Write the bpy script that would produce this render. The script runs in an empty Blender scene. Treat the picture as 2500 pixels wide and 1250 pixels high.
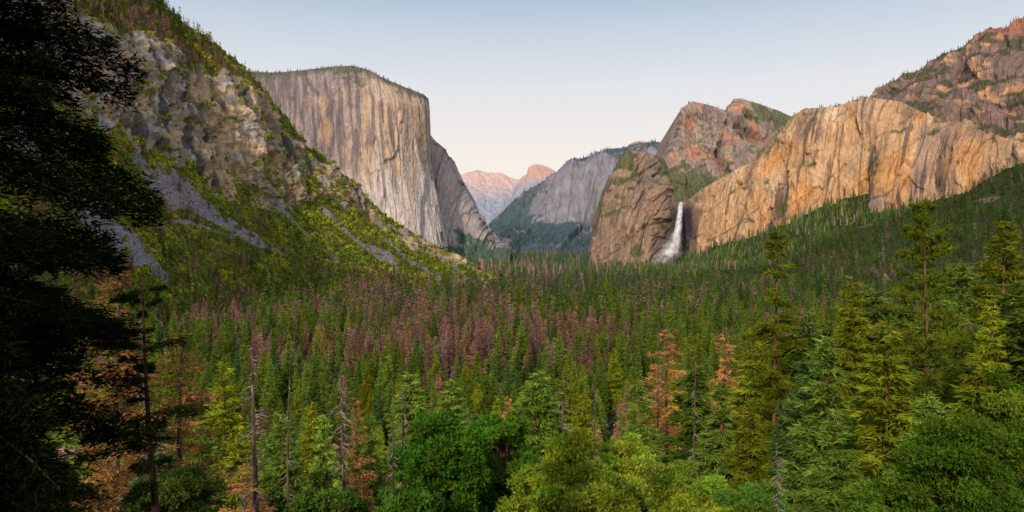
import bpy, math
import numpy as np
K=1785.0; HY=575.0
rng=np.random.default_rng(7)
sc=bpy.context.scene; COL=sc.collection
def lin(r,g,b):
    f=lambda c:(c/255/12.92) if c/255<=0.04045 else ((c/255+0.055)/1.055)**2.4
    return np.array([f(r),f(g),f(b)])
# ---------------------------------------------------------------- noise
_p=np.random.default_rng(3).permutation(256); PERM=np.concatenate([_p,_p,_p])
_g=np.random.default_rng(4).normal(size=(256,3)); G3=_g/np.linalg.norm(_g,axis=1)[:,None]
RJ=np.random.default_rng(5).random((256,3)).astype(np.float32); RV=np.random.default_rng(6).random((256,4)).astype(np.float32)
def perlin(q):
    i=np.floor(q).astype(np.int64); f=q-i; i=i&255
    u=f*f*f*(f*(f*6-15)+10)
    r=0
    for dx in (0,1):
        wx=u[:,0] if dx else 1-u[:,0]
        for dy in (0,1):
            wy=u[:,1] if dy else 1-u[:,1]
            for dz in (0,1):
                wz=u[:,2] if dz else 1-u[:,2]
                h=PERM[PERM[PERM[(i[:,0]+dx)&255]+((i[:,1]+dy)&255)]+((i[:,2]+dz)&255)]
                g=G3[h]
                r=r+wx*wy*wz*(g[:,0]*(f[:,0]-dx)+g[:,1]*(f[:,1]-dy)+g[:,2]*(f[:,2]-dz))
    return r*1.5
def tri(s): return np.array(s if hasattr(s,'__len__') else (s,s,s),float)
def fbm(P,s,o=3,off=0.0):
    q=P/tri(s)+off
    r=0;a=1;t=0
    for k in range(o):
        r=r+a*perlin(q); t+=a; a*=0.5; q=q*2.03+11.7
    return r/t
def ridg(P,s,o=2,off=0.0):
    q=P/tri(s)+off
    r=0;a=1;t=0
    for k in range(o):
        r=r+a*(1-2*np.abs(perlin(q))); t+=a; a*=0.5; q=q*2.03+5.1
    return r/t
def block(P,s,off=0.,warp=.2):
    """faceted joint blocks: (height of the facet, closeness to a joint)"""
    q=(P/tri(s)+off)
    if warp: q=q+warp*np.stack([perlin(q*1.3+3),0*q[:,0],perlin(q*1.3+9)],1)
    q=q.astype(np.float32); i=np.floor(q).astype(np.int64); f=q-i
    d1=np.full(len(q),9.,np.float32); d2=d1.copy(); val=np.zeros(len(q),np.float32)
    for dx in (-1,0,1):
        for dz in (-1,0,1):
            h=PERM[PERM[PERM[(i[:,0]+dx)&255]+(i[:,1]&255)]+((i[:,2]+dz)&255)]
            j=RJ[h]; rx=dx+j[:,0]-f[:,0]; rz=dz+j[:,2]-f[:,2]; d=rx*rx+rz*rz
            r=RV[h]; vv=(r[:,0]-.5)-(rx*(r[:,1]-.5)+rz*(r[:,2]-.5))*1.6
            m=d<d1; d2=np.where(m,d1,np.minimum(d2,d)); val=np.where(m,vv,val); d1=np.where(m,d,d1)
    return val.astype(float),1-sstep(0,.12,np.sqrt(d2)-np.sqrt(d1)).astype(float)
def sstep(a,b,x):
    t=np.clip((x-a)/(b-a),0,1); return t*t*(3-2*t)
def crack(P,s,w=.06,off=0.,warp=5.):
    Q=P+warp*np.stack([fbm(P,(40,40,70),2,off+3),0*P[:,0],0*P[:,0]],1)
    return 1-sstep(0,w,np.abs(perlin(Q/tri(s)+off)))
def mixc(A,B,t):
    return A*(1-t[:,None])+B*t[:,None]
def cc(P,*rgb): return np.tile(lin(*rgb),(len(P),1))
# ---------------------------------------------------------------- mesh helper
def mk(name,V,F,mat=None,col=None,parent=None,smooth=False):
    me=bpy.data.meshes.new(name)
    V=np.asarray(V,np.float32); F=np.asarray(F,np.int32)
    me.vertices.add(len(V)); me.vertices.foreach_set('co',V.ravel())
    n=F.shape[1]
    me.loops.add(F.size); me.loops.foreach_set('vertex_index',F.ravel())
    me.polygons.add(len(F)); me.polygons.foreach_set('loop_start',np.arange(0,F.size,n,dtype=np.int32))
    if smooth: me.polygons.foreach_set('use_smooth',np.ones(len(F),bool))
    if col is not None:
        a=me.color_attributes.new('Col','FLOAT_COLOR','POINT')
        c=np.ones((len(V),4),np.float32); c[:,:3]=np.clip(col,0,1); a.data.foreach_set('color',c.ravel())
    me.update(calc_edges=True)
    if mat: me.materials.append(mat)
    return bpy.data.objects.new(name,me)
def link(o,parent=None):
    COL.objects.link(o)
    if parent: o.parent=parent
    return o
def tag(o,label=None,cat=None,group=None,kind=None):
    if label:o['label']=label
    if cat:o['category']=cat
    if group:o['group']=group
    if kind:o['kind']=kind
    return o
# ---------------------------------------------------------------- materials
def newmat(n):
    m=bpy.data.materials.new(n); m.use_nodes=True; nt=m.node_tree; nt.nodes.clear(); return m,nt
def foliage_mat(name,trans=0.27):
    m,nt=newmat(name); N=nt.nodes; L=nt.links
    at=N.new('ShaderNodeAttribute'); at.attribute_name='Col'
    oi=N.new('ShaderNodeObjectInfo')
    mr=N.new('ShaderNodeMapRange'); mr.inputs['To Min'].default_value=0.68; mr.inputs['To Max'].default_value=1.3
    L.new(oi.outputs['Random'],mr.inputs['Value'])
    vm=N.new('ShaderNodeVectorMath'); vm.operation='SCALE'
    L.new(at.outputs['Color'],vm.inputs[0]); L.new(mr.outputs['Result'],vm.inputs['Scale'])
    d=N.new('ShaderNodeBsdfDiffuse'); t=N.new('ShaderNodeBsdfTranslucent'); mx=N.new('ShaderNodeMixShader'); mx.inputs[0].default_value=trans
    L.new(vm.outputs[0],d.inputs['Color']); L.new(vm.outputs[0],t.inputs['Color'])
    o=N.new('ShaderNodeOutputMaterial'); L.new(d.outputs[0],mx.inputs[1]); L.new(t.outputs[0],mx.inputs[2]); L.new(mx.outputs[0],o.inputs[0])
    return m
def rock_mat(name,sc1=0.06,zst=0.25,bump=4.0,lo=0.72,hi=1.22,yst=1.):
    m,nt=newmat(name); N=nt.nodes; L=nt.links
    at=N.new('ShaderNodeAttribute'); at.attribute_name='Col'
    ge=N.new('ShaderNodeNewGeometry')
    mp=N.new('ShaderNodeMapping'); mp.inputs['Scale'].default_value=(1,yst,zst); L.new(ge.outputs['Position'],mp.inputs['Vector'])
    n1=N.new('ShaderNodeTexNoise'); n1.inputs['Scale'].default_value=sc1; n1.inputs['Detail'].default_value=8; n1.inputs['Roughness'].default_value=0.76
    L.new(mp.outputs[0],n1.inputs['Vector'])
    mr=N.new('ShaderNodeMapRange'); mr.inputs['From Min'].default_value=0.32; mr.inputs['From Max'].default_value=0.68
    mr.inputs['To Min'].default_value=lo; mr.inputs['To Max'].default_value=hi; L.new(n1.outputs[0],mr.inputs['Value'])
    vm=N.new('ShaderNodeVectorMath'); vm.operation='SCALE'; L.new(at.outputs['Color'],vm.inputs[0]); L.new(mr.outputs['Result'],vm.inputs['Scale'])
    b=N.new('ShaderNodeBump'); b.inputs['Strength'].default_value=1.0; b.inputs['Distance'].default_value=bump
    L.new(n1.outputs[0],b.inputs['Height'])
    p=N.new('ShaderNodeBsdfPrincipled'); p.inputs['Roughness'].default_value=0.95; p.inputs['Specular IOR Level'].default_value=0.1
    L.new(vm.outputs[0],p.inputs['Base Color']); L.new(b.outputs[0],p.inputs['Normal'])
    o=N.new('ShaderNodeOutputMaterial'); L.new(p.outputs[0],o.inputs[0])
    return m
def bark_mat(name,c1,c2,s=3.0):
    m,nt=newmat(name); N=nt.nodes; L=nt.links
    tc=N.new('ShaderNodeTexCoord'); mp=N.new('ShaderNodeMapping'); mp.inputs['Scale'].default_value=(1,1,0.2); L.new(tc.outputs['Object'],mp.inputs['Vector'])
    n=N.new('ShaderNodeTexNoise'); n.inputs['Scale'].default_value=s; n.inputs['Detail'].default_value=6; L.new(mp.outputs[0],n.inputs['Vector'])
    r=N.new('ShaderNodeValToRGB'); r.color_ramp.elements[0].color=(*c1,1); r.color_ramp.elements[1].color=(*c2,1); r.color_ramp.elements[0].position=.35; r.color_ramp.elements[1].position=.65
    L.new(n.outputs[0],r.inputs[0])
    b=N.new('ShaderNodeBump'); b.inputs['Distance'].default_value=.05; L.new(n.outputs[0],b.inputs['Height'])
    p=N.new('ShaderNodeBsdfPrincipled'); p.inputs['Roughness'].default_value=.9; p.inputs['Specular IOR Level'].default_value=.1
    L.new(r.outputs[0],p.inputs['Base Color']); L.new(b.outputs[0],p.inputs['Normal'])
    o=N.new('ShaderNodeOutputMaterial'); L.new(p.outputs[0],o.inputs[0]); return m
M_fol=foliage_mat('foliage'); M_rock=rock_mat('granite',0.085,0.45,8.0,.62,1.3,.6); M_slope=rock_mat('hillside',0.09,0.8,3.0,0.6,1.35)
M_far=rock_mat('far_granite',0.014,0.3,60.0,0.8,1.16)
M_bark=bark_mat('bark',(.07,.034,.02),(.28,.14,.085)); M_shbark=bark_mat('shaded_bark',(.012,.007,.005),(.07,.034,.022))
M_snag=bark_mat('weathered_wood',(.045,.028,.024),(.17,.12,.10)); M_twig=bark_mat('pale_twigs',(.13,.10,.085),(.38,.32,.27))
# ---------------------------------------------------------------- loft
def at(px,py,D): return np.stack([D*(px-1250)/K, D, D*(HY-py)/K],-1)
class Surf: pass
def loft(rows,nu,nvs,back=(0,500,-150),cols=None):
    rows=[np.array(r,float) for r in rows]; k=len(rows[0])
    ts=np.linspace(0,k-1,nu) if cols is None else cols
    R=[np.stack([np.interp(ts,np.arange(k),r[:,c]) for c in range(3)],-1) for r in rows]
    G=[];Vp=[]
    for i,n in enumerate(nvs):
        a,b=R[i],R[i+1]
        for j in range(n+(1 if i==len(nvs)-1 else 0)):
            t=j/n; G.append(a*(1-t)+b*t); Vp.append(i+t)
    G=np.array(G); s=Surf(); s.u=np.repeat(ts[None],len(G)+4,0)
    W=at(G[...,0],G[...,1],G[...,2])
    bk=[W[0]+np.array(back)*f for f in (1.0,0.66,0.33,0.1)]
    W=np.concatenate([np.array(bk),W]); Gb=np.repeat(G[:1],4,0); G=np.concatenate([Gb,G]); Vp=np.concatenate([-np.array([1,.66,.33,.1]),np.array(Vp)])
    mr=W[len(W)//2]; tn=mr[-1,:2]-mr[0,:2]; tn=tn/np.linalg.norm(tn)           # strike of the wall: rock grain runs down the face
    s.Q=np.stack([W[...,0]*tn[0]+W[...,1]*tn[1],(-W[...,0]*tn[1]+W[...,1]*tn[0])*.05,W[...,2]],-1).reshape(-1,3)
    s.W=W; s.px=G[...,0]; s.py=G[...,1]; s.v=np.repeat(Vp[:,None],W.shape[1],1)
    du=np.gradient(W,axis=1); dv=np.gradient(W,axis=0); n=np.cross(du,dv); n/=np.linalg.norm(n,axis=-1)[...,None]+1e-9
    fl=np.sign((n*W).sum(-1)); fl[:4]=fl[4]; s.N=-n*fl[...,None]
    return s
def displace(s,d):
    s.W=s.W+s.N*d.reshape(s.px.shape)[...,None]
    du=np.gradient(s.W,axis=1); dv=np.gradient(s.W,axis=0); n=np.cross(du,dv); n/=np.linalg.norm(n,axis=-1)[...,None]+1e-9
    s.N2=n*np.sign((n*s.N).sum(-1))[...,None]
def surf_obj(s,name,mat,col,smooth=True):
    nv,nu=s.px.shape; idx=np.arange(nv*nu).reshape(nv,nu)
    F=np.stack([idx[:-1,:-1],idx[1:,:-1],idx[1:,1:],idx[:-1,1:]],-1).reshape(-1,4)
    o=link(mk(name,s.W.reshape(-1,3),F,mat,col,smooth=smooth)); o['kind']='structure'; return o
def scatter(s,prob,spacing):
    """random points on a surface, uniform per square metre times prob"""
    W=s.W; a=np.linalg.norm(np.cross(W[1:,:-1]-W[:-1,:-1],W[:-1,1:]-W[:-1,:-1]),axis=-1)
    n=rng.poisson(np.clip(a*prob[:-1,:-1]/spacing**2,0,5)); i,j=np.nonzero(n); m=n[i,j]; i=np.repeat(i,m); j=np.repeat(j,m)
    u=rng.random(len(i))[:,None]; v=rng.random(len(i))[:,None]
    P=W[i,j]*(1-u)*(1-v)+W[i,j+1]*u*(1-v)+W[i+1,j]*(1-u)*v+W[i+1,j+1]*u*v
    return P,i,j
def flat(a): return a.reshape(-1)
def haze(c,Y,L=11000.,hz=lin(118,138,158)):  # distance haze blended into the surface colour
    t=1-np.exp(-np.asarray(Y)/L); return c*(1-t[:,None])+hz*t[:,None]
class Rock: pass
def granite(Q,o=0.,zs=1.,A=1.,blk=1.,ledge=.3,fold=1.):
    """relief (metres) and joint darkness (staining plus painted crevice shade) of a granite wall"""
    r=Rock(); b1,e1=block(Q,(90,90,230*zs),o); b2,e2=block(Q,(34,34,90*zs),o+7); b3,e3=block(Q,(13,13,34*zs),o+3)
    c1=crack(Q,(85,85,620*zs),.04,o); c2=crack(Q,(26,26,200*zs),.06,o+2)
    g=sstep(-.25,.3,fbm(Q,(170,170,260),2,o+8))
    r.d=A*(fold*36*fbm(Q,(300,300,800),2,o)+fold*20*ridg(Q,(120,120,520*zs),2,o)+blk*(34*b1+(6+13*g)*b2+(2+5*g)*b3)+3*fbm(Q,(10,10,16),2,o)-9*c1-4*c2+ledge*14*ridg(Q+np.stack([0*Q[:,0],0*Q[:,0],.35*Q[:,0]],1),(260,200,80),2,o+3))
    r.e=np.maximum.reduce([.5*e1*(.4+.6*g),.5*e2*g,.45*e3*g,.8*c1,.55*c2]); r.g=g; r.tone=.12*b1+.18*b2*g+.14*b3  # joint tone also stands in for crevice shade in the rock colour
    return r
# =================================================================== far mountains
C_glow=lin(216,186,178); C_haze=lin(160,168,186)
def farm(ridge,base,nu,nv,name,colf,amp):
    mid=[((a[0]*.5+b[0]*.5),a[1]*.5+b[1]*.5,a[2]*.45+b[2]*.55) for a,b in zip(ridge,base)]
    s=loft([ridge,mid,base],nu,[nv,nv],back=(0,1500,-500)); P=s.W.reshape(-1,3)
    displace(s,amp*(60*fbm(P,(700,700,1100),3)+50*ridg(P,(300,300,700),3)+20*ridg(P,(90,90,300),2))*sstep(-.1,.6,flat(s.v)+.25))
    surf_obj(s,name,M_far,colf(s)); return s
def colfar(s,top,bot,y0,y1):  # warm rock with sunset glow on top and haze below, painted by height
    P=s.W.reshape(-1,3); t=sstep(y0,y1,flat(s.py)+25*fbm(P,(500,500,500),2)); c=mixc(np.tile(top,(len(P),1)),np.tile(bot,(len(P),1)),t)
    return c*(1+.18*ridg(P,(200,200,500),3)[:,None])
r=[(1080,470),(1110,445),(1132,426),(1165,416),(1190,423),(1225,424),(1245,436),(1275,440),(1310,455),(1360,480)]
farm([(x,y,15000) for x,y in r],[(x,600,12800) for x,y in r],240,70,'mountain',lambda s:colfar(s,C_glow,C_haze,435,500),1.1)
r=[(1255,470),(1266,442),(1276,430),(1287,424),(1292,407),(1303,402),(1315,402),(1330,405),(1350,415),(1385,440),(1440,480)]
farm([(x,y,12600) for x,y in r],[(x-20,600,11400) for x,y in r],220,70,'mountain',lambda s:colfar(s,lin(208,168,156),C_haze,420,480),.7)
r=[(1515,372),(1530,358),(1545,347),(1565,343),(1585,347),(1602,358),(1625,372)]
farm([(x,y,11000) for x,y in r],[(x,480,10500) for x,y in r],90,40,'mountain',lambda s:colfar(s,lin(186,150,138),C_haze,370,430),.4)
# forested blue ridge of the mid distance
ridge=[(1180,585),(1200,548),(1235,512),(1270,481),(1330,442),(1390,402),(1440,384),(1500,366),(1560,352),(1620,358),(1740,350)]
mid1=[(1185,590),(1215,565),(1250,545),(1290,520),(1345,485),(1375,430),(1430,412),(1500,396),(1560,386),(1620,390),(1740,380)]
mid2=[(1190,596),(1225,585),(1265,580),(1300,575),(1345,560),(1370,555),(1430,565),(1500,540),(1560,520),(1620,500),(1740,500)]
s=loft([[(x,y,8300-(x-1180)*1.2) for x,y in ridge],[(x,y,8000-(x-1180)*1.3) for x,y in mid1],[(x,y,7600-(x-1180)*1.4) for x,y in mid2],[(x,605,6900-(x-1180)*1.) for x,y in mid2],[(x,625,6400-(x-1180)*1.) for x,y in mid2]],460,[50,110,50,14],back=(0,1200,-300))
P=s.W.reshape(-1,3); Q=s.Q; v=flat(s.v); px=flat(s.px); py=flat(s.py)
rk_=granite(Q/2.4,3.,1.3)
displace(s,(90*fbm(Q,(500,500,900),3)+80*ridg(Q,(300,300,1000),3)+1.7*rk_.d)*(sstep(-.1,1,v+.3))*sstep(4.,3.,v))
wv=150*fbm(P,(420,420,420),4,5.)
cl=sstep(1270,1370,px+wv*.6)*sstep(375,415,py+wv*.28)*sstep(585,530,py+wv*.35)+.5*sstep(.1,.3,fbm(P,(200,200,700),3,2.))
veg=np.clip(1.05-cl*1.15+.4*fbm(P,(120,120,300),3),0,1)
rk=cc(P,164,158,166)*(1-.5*rk_.e+rk_.tone)[:,None]
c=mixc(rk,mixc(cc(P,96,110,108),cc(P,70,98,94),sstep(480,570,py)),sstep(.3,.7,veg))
c=c*(1+.35*fbm(P,(60,60,200),3)[:,None]); c=mixc(c,cc(P,136,150,168),np.full(len(P),.25))  # pale blue distance haze mixed into the ridge colour
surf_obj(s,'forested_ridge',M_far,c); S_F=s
# =================================================================== great left wall: east buttress
ridge=[(1030,318,4750),(1052,330,4720),(1066,348,4700),(1088,370,4690),(1108,402,4680),(1122,440,4680),(1140,480,4680),(1168,520,4650),(1196,560,4600),(1225,592,4600),(1242,606,4580)]
m1=[(1040,470,4600),(1055,472,4560),(1070,475,4540),(1088,480,4520),(1106,495,4500),(1124,515,4500),(1145,530,4500),(1170,552,4480),(1196,577,4480),(1222,598,4480),(1242,612,4480)]
base=[(1040,600,4400),(1055,600,4360),(1072,600,4340),(1092,600,4330),(1110,602,4320),(1130,604,4320),(1150,606,4330),(1172,607,4330),(1200,609,4340),(1225,611,4350),(1245,616,4360)]
b2=[(x,645,4150) for x,y,d in base]
s=loft([ridge,m1,base,b2],260,[120,100,30],back=(100,700,-200)); P=s.W.reshape(-1,3); v=flat(s.v); Q=s.Q; px=flat(s.px)
rk_=granite(Q,1.,1.5,.7,1.1,.2)
displace(s,rk_.d*sstep(-.2,.3,v+.1)*sstep(2.6,2.,v))
c=cc(P,168,156,150)*(1+.2*ridg(Q,(45,45,360),3)-.5*rk_.e+rk_.tone)[:,None]
g=sstep(.0,.25,fbm(P,(90,90,90),4)*1.3+.5*sstep(1.2,1.9,v)-.32); g=np.maximum(g,sstep(1.9,2.1,v))
c=mixc(c,cc(P,82,100,80),g); c=haze(c,P[:,1],30000); vegE2=g
surf_obj(s,'cliff',M_rock,c); S_E2=s
# =================================================================== great left wall: main face
ridge=[(540,186,4900),(600,173,4750),(640,177,4650),(690,176,4500),(740,171,4400),(800,164,4300),(860,160,4200),(905,173,4150),(930,188,4120),(965,204,4120),(1005,220,4180),(1035,231,4260),(1046,241,4360),(1047,262,4800)]
m0=[(560,270,4600),(610,260,4520),(650,260,4430),(700,255,4320),(750,250,4220),(805,240,4130),(865,235,4050),(905,240,4000),(935,248,3960),(970,255,3970),(1008,262,4070),(1036,268,4180),(1049,276,4300),(1049,300,4800)]
m1=[(600,410,4420),(640,410,4350),(690,400,4250),(740,400,4150),(785,400,4060),(830,395,3980),(880,395,3900),(915,395,3860),(950,400,3830),(985,400,3880),(1018,400,3990),(1042,400,4100),(1053,402,4250),(1052,420,4800)]
m2=[(640,520,4250),(700,520,4180),(750,520,4100),(800,515,4010),(840,515,3930),(875,515,3850),(915,515,3770),(945,515,3730),(975,515,3740),(1008,515,3800),(1040,512,3900),(1062,510,4010),(1072,510,4150),(1066,530,4800)]
base=[(680,650,4150),(740,650,4080),(790,650,4000),(840,645,3920),(880,640,3850),(915,635,3760),(950,630,3690),(980,622,3680),(1010,616,3700),(1040,612,3750),(1068,606,3830),(1085,602,3930),(1094,601,4080),(1096,600,4700)]
b2=[(x,y+50,d-120) for x,y,d in base]
s=loft([ridge,m0,m1,m2,base,b2],680,[100,140,120,110,14],back=(-60,500,10)); P=s.W.reshape(-1,3); v=flat(s.v); px=flat(s.px); py=flat(s.py); uu=flat(s.u); Q=s.Q
amp=sstep(-.15,.15,v)*np.interp(v,[-1,0,.3,1,4,5],[0,.3,.7,.95,.8,0])*np.interp(uu,[0,11.4,12,13],[1,1,.35,0])
rk_=granite(Q,2.,2.0,.9,.65,.05,.6)
displace(s,amp*(rk_.d+10*ridg(Q,(150,150,900),2,4.)))
c=cc(P,152,134,130)
tn=sstep(800,930,px+40*fbm(P,(200,200,600),2)); c=mixc(c,cc(P,190,166,144),tn)  # shaded left face and brighter right face put into the rock colour
wh=sstep(360,520,py+150*fbm(Q,(130,130,260),3)+.12*(px-850)); c=mixc(c,cc(P,208,198,194),wh*.85)
st=fbm(Q,(30,30,420),4,2.2); dk=sstep(.02,.22,st)*sstep(570,330,py); c=mixc(c,cc(P,98,84,86),dk*.75)
c=mixc(c,cc(P,208,166,122),sstep(.1,.35,fbm(Q,(50,50,240),3,9.))*.5*sstep(700,820,px))
st=fbm(Q,(12,12,90),3,7.2); c=c*(1+.4*st-.55*rk_.e+rk_.tone)[:,None]
ry_=np.interp(px,[r[0] for r in ridge[:-1]],[r[1] for r in ridge[:-1]])
cap=sstep(24,6,py-ry_+14*fbm(P,(90,90,60),2))*(v<.5)
c=mixc(c,cc(P,80,80,62),cap*.8*(v>-.5))
gl=sstep(.22,.34,fbm(P,(90,90,60),3,1.7))*sstep(1.6,.6,v); c=mixc(c,cc(P,84,84,62),gl*.6)
c=mixc(c,cc(P,70,82,48),sstep(4.0,4.1,v))
surf_obj(s,'cliff',M_rock,haze(c,P[:,1],34000)); S_E=s
# =================================================================== rocks behind the waterfall cliff
ridge=[(1590,420,4500),(1618,378,4450),(1632,345,4400),(1648,305,4380),(1664,264,4350),(1690,247,4350),(1712,252,4350),(1740,258,4400),(1785,275,4450),(1789,262,4600),(1793,240,4600),(1812,241,4620),(1850,252,4650),(1900,270,4650),(1940,288,4650),(2040,305,4700)]
m1=[(x-(0 if x>1660 else 6),y*.45+420*.55,d-170) for x,y,d in ridge]
base=[(x-10,500,3950) for x,y,d in ridge]
m2=[(x-8,y*.15+430*.85,4130) for x,y,d in ridge]
s=loft([ridge,m1,m2,base],440,[100,80,70],back=(0,600,-120)); P=s.W.reshape(-1,3); v=flat(s.v); px=flat(s.px);py=flat(s.py); Q=s.Q
rk_=granite(Q,5.,1.,1.1,1.3,.4)
displace(s,rk_.d*sstep(-.05,.4,v))
c=cc(P,166,142,126)
c=mixc(c,cc(P,188,136,104),sstep(.0,.3,fbm(P,(110,110,160),3,4.))); c=mixc(c,cc(P,108,98,94),sstep(.1,.3,fbm(P,(70,70,200),3,14.))*.6)
c=c*(1-.55*rk_.e+1.4*rk_.tone)[:,None]
vegm=sstep(.05,.3,fbm(P,(90,90,90),3)+.55*sstep(1785,1830,px)*sstep(330,290,py)*sstep(245,262,py)+.75*sstep(405,440,py+30*fbm(P,(80,80,80),2))-.17)
c=mixc(c,cc(P,94,98,50),vegm*.9); c=haze(c,P[:,1],26000)
surf_obj(s,'cliff',M_rock,c); S_C=s; veg_C=vegm
# =================================================================== upper right mountain
ridge=[(2040,275,4000),(2090,262,3900),(2130,240,3800),(2180,212,3750),(2230,178,3700),(2280,155,3650),(2350,128,3550),(2400,98,3450),(2450,72,3350),(2500,52,3250),(2580,5,3150),(2720,-60,3000)]
base=[(2030,330,3420),(2080,330,3380),(2130,320,3340),(2180,330,3260),(2230,340,3200),(2280,360,3120),(2340,370,3060),(2400,390,3000),(2450,400,2950),(2500,410,2900),(2580,420,2850),(2720,430,2800)]
mid=[(a[0]*.5+b[0]*.5,a[1]*.5+b[1]*.5,a[2]*.5+b[2]*.5-25) for a,b in zip(ridge,base)]
s=loft([ridge,mid,base],560,[130,130],back=(0,600,-60)); P=s.W.reshape(-1,3); v=flat(s.v); px=flat(s.px);py=flat(s.py); Q=s.Q
rk_=granite(Q,7.,1.1,.95,.8,.8,1.3)
displace(s,(rk_.d+26*ridg(P,(260,260,260),3,3.))*sstep(-.3,.35,v+.15))
c=cc(P,138,112,100)
c=mixc(c,cc(P,204,152,112),sstep(.05,.3,fbm(P,(90,90,60),3,4.))); c=c*(1-.5*rk_.e+1.2*rk_.tone)[:,None]
c=mixc(c,cc(P,190,104,66),sstep(130,60,py+30*fbm(P,(90,90,90),2))*.55)  # orange-red light on the highest ridge painted into the rock colour
vegD=sstep(-.03,.15,fbm(P,(110,110,60),4,8.)); c=mixc(c,cc(P,74,72,42),vegD*.85)
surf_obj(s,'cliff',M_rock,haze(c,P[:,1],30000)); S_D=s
# =================================================================== waterfall cliff and its right wall
A_r=[(1450,604,3750),(1460,556,3750),(1466,500,3750),(1480,462,3760),(1490,430,3780),(1508,402,3790),(1516,386,3790),(1528,367,3800),(1580,372,3820),(1622,388,3850),(1640,440,3800),(1654,497,3660),(1672,495,3650),(1700,472,3600),(1760,434,3540),(1850,388,3480),(1895,345,3430),(1935,285,3380),(1965,264,3330),(2040,262,3280),(2110,238,3230),(2200,248,3130),(2270,285,3030),(2330,300,2980),(2420,335,2900),(2560,350,2800)]
A_b=[(1452,650,3600),(1464,652,3540),(1474,652,3500),(1488,652,3470),(1502,652,3450),(1520,652,3430),(1540,652,3420),(1565,652,3410),(1590,652,3410),(1612,650,3480),(1632,648,3540),(1650,645,3590),(1672,632,3580),(1702,618,3430),(1770,590,3340),(1850,565,3260),(1900,548,3200),(1950,524,3150),(2000,496,3100),(2070,458,3050),(2135,452,3000),(2155,508,2760),(2220,503,2710),(2300,468,2660),(2400,428,2560),(2560,350,2460)]
def mixrow(a,b,t,dt): return [(p[0]*(1-t)+q[0]*t,p[1]*(1-t)+q[1]*t,p[2]*(1-dt)+q[2]*dt) for p,q in zip(a,b)]
A_1=mixrow(A_r,A_b,.3,.5); A_2=mixrow(A_r,A_b,.7,.85); A_c=[(p[0],p[1]+70,p[2]-30) for p in A_b]
kx=np.array([p[0] for p in A_r]); cols=np.interp(np.linspace(1450,2560,1120),kx,np.arange(len(kx)))
s=loft([A_r,A_1,A_2,A_b,A_c],1120,[110,130,90,16],back=(0,350,-60),cols=cols); P=s.W.reshape(-1,3); v=flat(s.v); px=flat(s.px);py=flat(s.py); Q=s.Q
nf=1-.9*np.exp(-((px-(1660-(py-500)*.06))/24)**2)
dia=crack(Q+np.stack([0*Q[:,0],0*Q[:,0],-.75*Q[:,0]],1),(500,500,120),.05,12.,14.)
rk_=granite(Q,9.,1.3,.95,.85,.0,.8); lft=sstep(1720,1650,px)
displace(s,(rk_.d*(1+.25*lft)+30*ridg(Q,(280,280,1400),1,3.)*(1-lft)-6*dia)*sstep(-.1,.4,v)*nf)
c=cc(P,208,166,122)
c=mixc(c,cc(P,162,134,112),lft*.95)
c=mixc(c,cc(P,216,152,84),sstep(-.1,.25,fbm(Q,(120,120,240),3,1.))*sstep(1800,1900,px)*.65)
c=mixc(c,cc(P,222,192,156),sstep(.0,.35,fbm(Q,(150,150,200),3,2.))*sstep(1700,1760,px)*.7)
c=mixc(c,cc(P,140,122,114),sstep(.03,.33,fbm(Q,(110,110,300),3,3.3)+.22*sstep(2050,2300,px))*.65)
c=c*(1+.32*fbm(Q,(13,13,70),3,5.)-.55*rk_.e+1.2*rk_.tone)[:,None]
dk=sstep(.12,.28,fbm(Q,(24,24,300),4,6.))*sstep(1700,1800,px); c=mixc(c,cc(P,84,72,68),dk*.75)
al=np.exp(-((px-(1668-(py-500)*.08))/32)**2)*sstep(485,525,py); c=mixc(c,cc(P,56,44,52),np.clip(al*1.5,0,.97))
vg=sstep(.12,.3,fbm(P,(90,90,70),3,9.)+.35*lft*sstep(1.2,.3,v)+.25*sstep(2.2,3.,v)*lft-.12)
vg=np.clip(vg+dia*.6*sstep(.0,.3,fbm(P,(150,150,150),2,3.)+.05),0,1)
topg=sstep(.6,.1,v)*sstep(1600,1620,px)*sstep(1665,1645,px); vg=np.clip(vg+topg,0,1)
c=mixc(c,cc(P,88,92,48),vg*.85)
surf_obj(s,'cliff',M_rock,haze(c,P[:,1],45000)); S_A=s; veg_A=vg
# =================================================================== right forest slope
kb=np.array([p[0] for p in A_b]); yb=np.array([p[1] for p in A_b]); db=np.array([p[2] for p in A_b])
pc=np.array([1440,1500,1560,1620,1670,1720,1780,1850,1920,2000,2060,2140,2160,2230,2300,2380,2460,2560,2720])
ty=np.interp(pc,kb,yb); td=np.interp(pc,kb,db)+25; ty[-1]=290; td[-1]=2350
fy=np.interp(pc,[1440,1700,1900,2100,2300,2500,2720],[657,682,704,742,802,880,985]); fd=150*K/(fy-HY)
my=ty*.42+fy*.58; md=td*.5+fd*.5; my=np.maximum(my,ty+1); md=np.minimum(md,td-1)
RT=list(zip(pc,ty,td)); RM=list(zip(pc,my,md)); RF=list(zip(pc,fy+3,fd-10))
s=loft([RT,RM,RF],600,[110,110],back=(0,20,-60)); P=s.W.reshape(-1,3); v=flat(s.v); px=flat(s.px);py=flat(s.py)
displace(s,(46*fbm(P,(260,260,260),3,2.)+12*fbm(P,(60,60,60),2))*sstep(-.1,.5,v)*sstep(2.,1.7,v))
c=cc(P,58,66,36)*(1+.4*fbm(P,(40,40,40),3)[:,None])
sr=sstep(.33,.4,fbm(P,(160,160,160),2,21.))*sstep(.05,.2,v)*sstep(.9,.5,v); c=mixc(c,cc(P,130,110,98),sr*.8)
surf_obj(s,'forest_slope',M_slope,c); S_R=s; sr_R=sr.reshape(s.px.shape)
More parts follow.
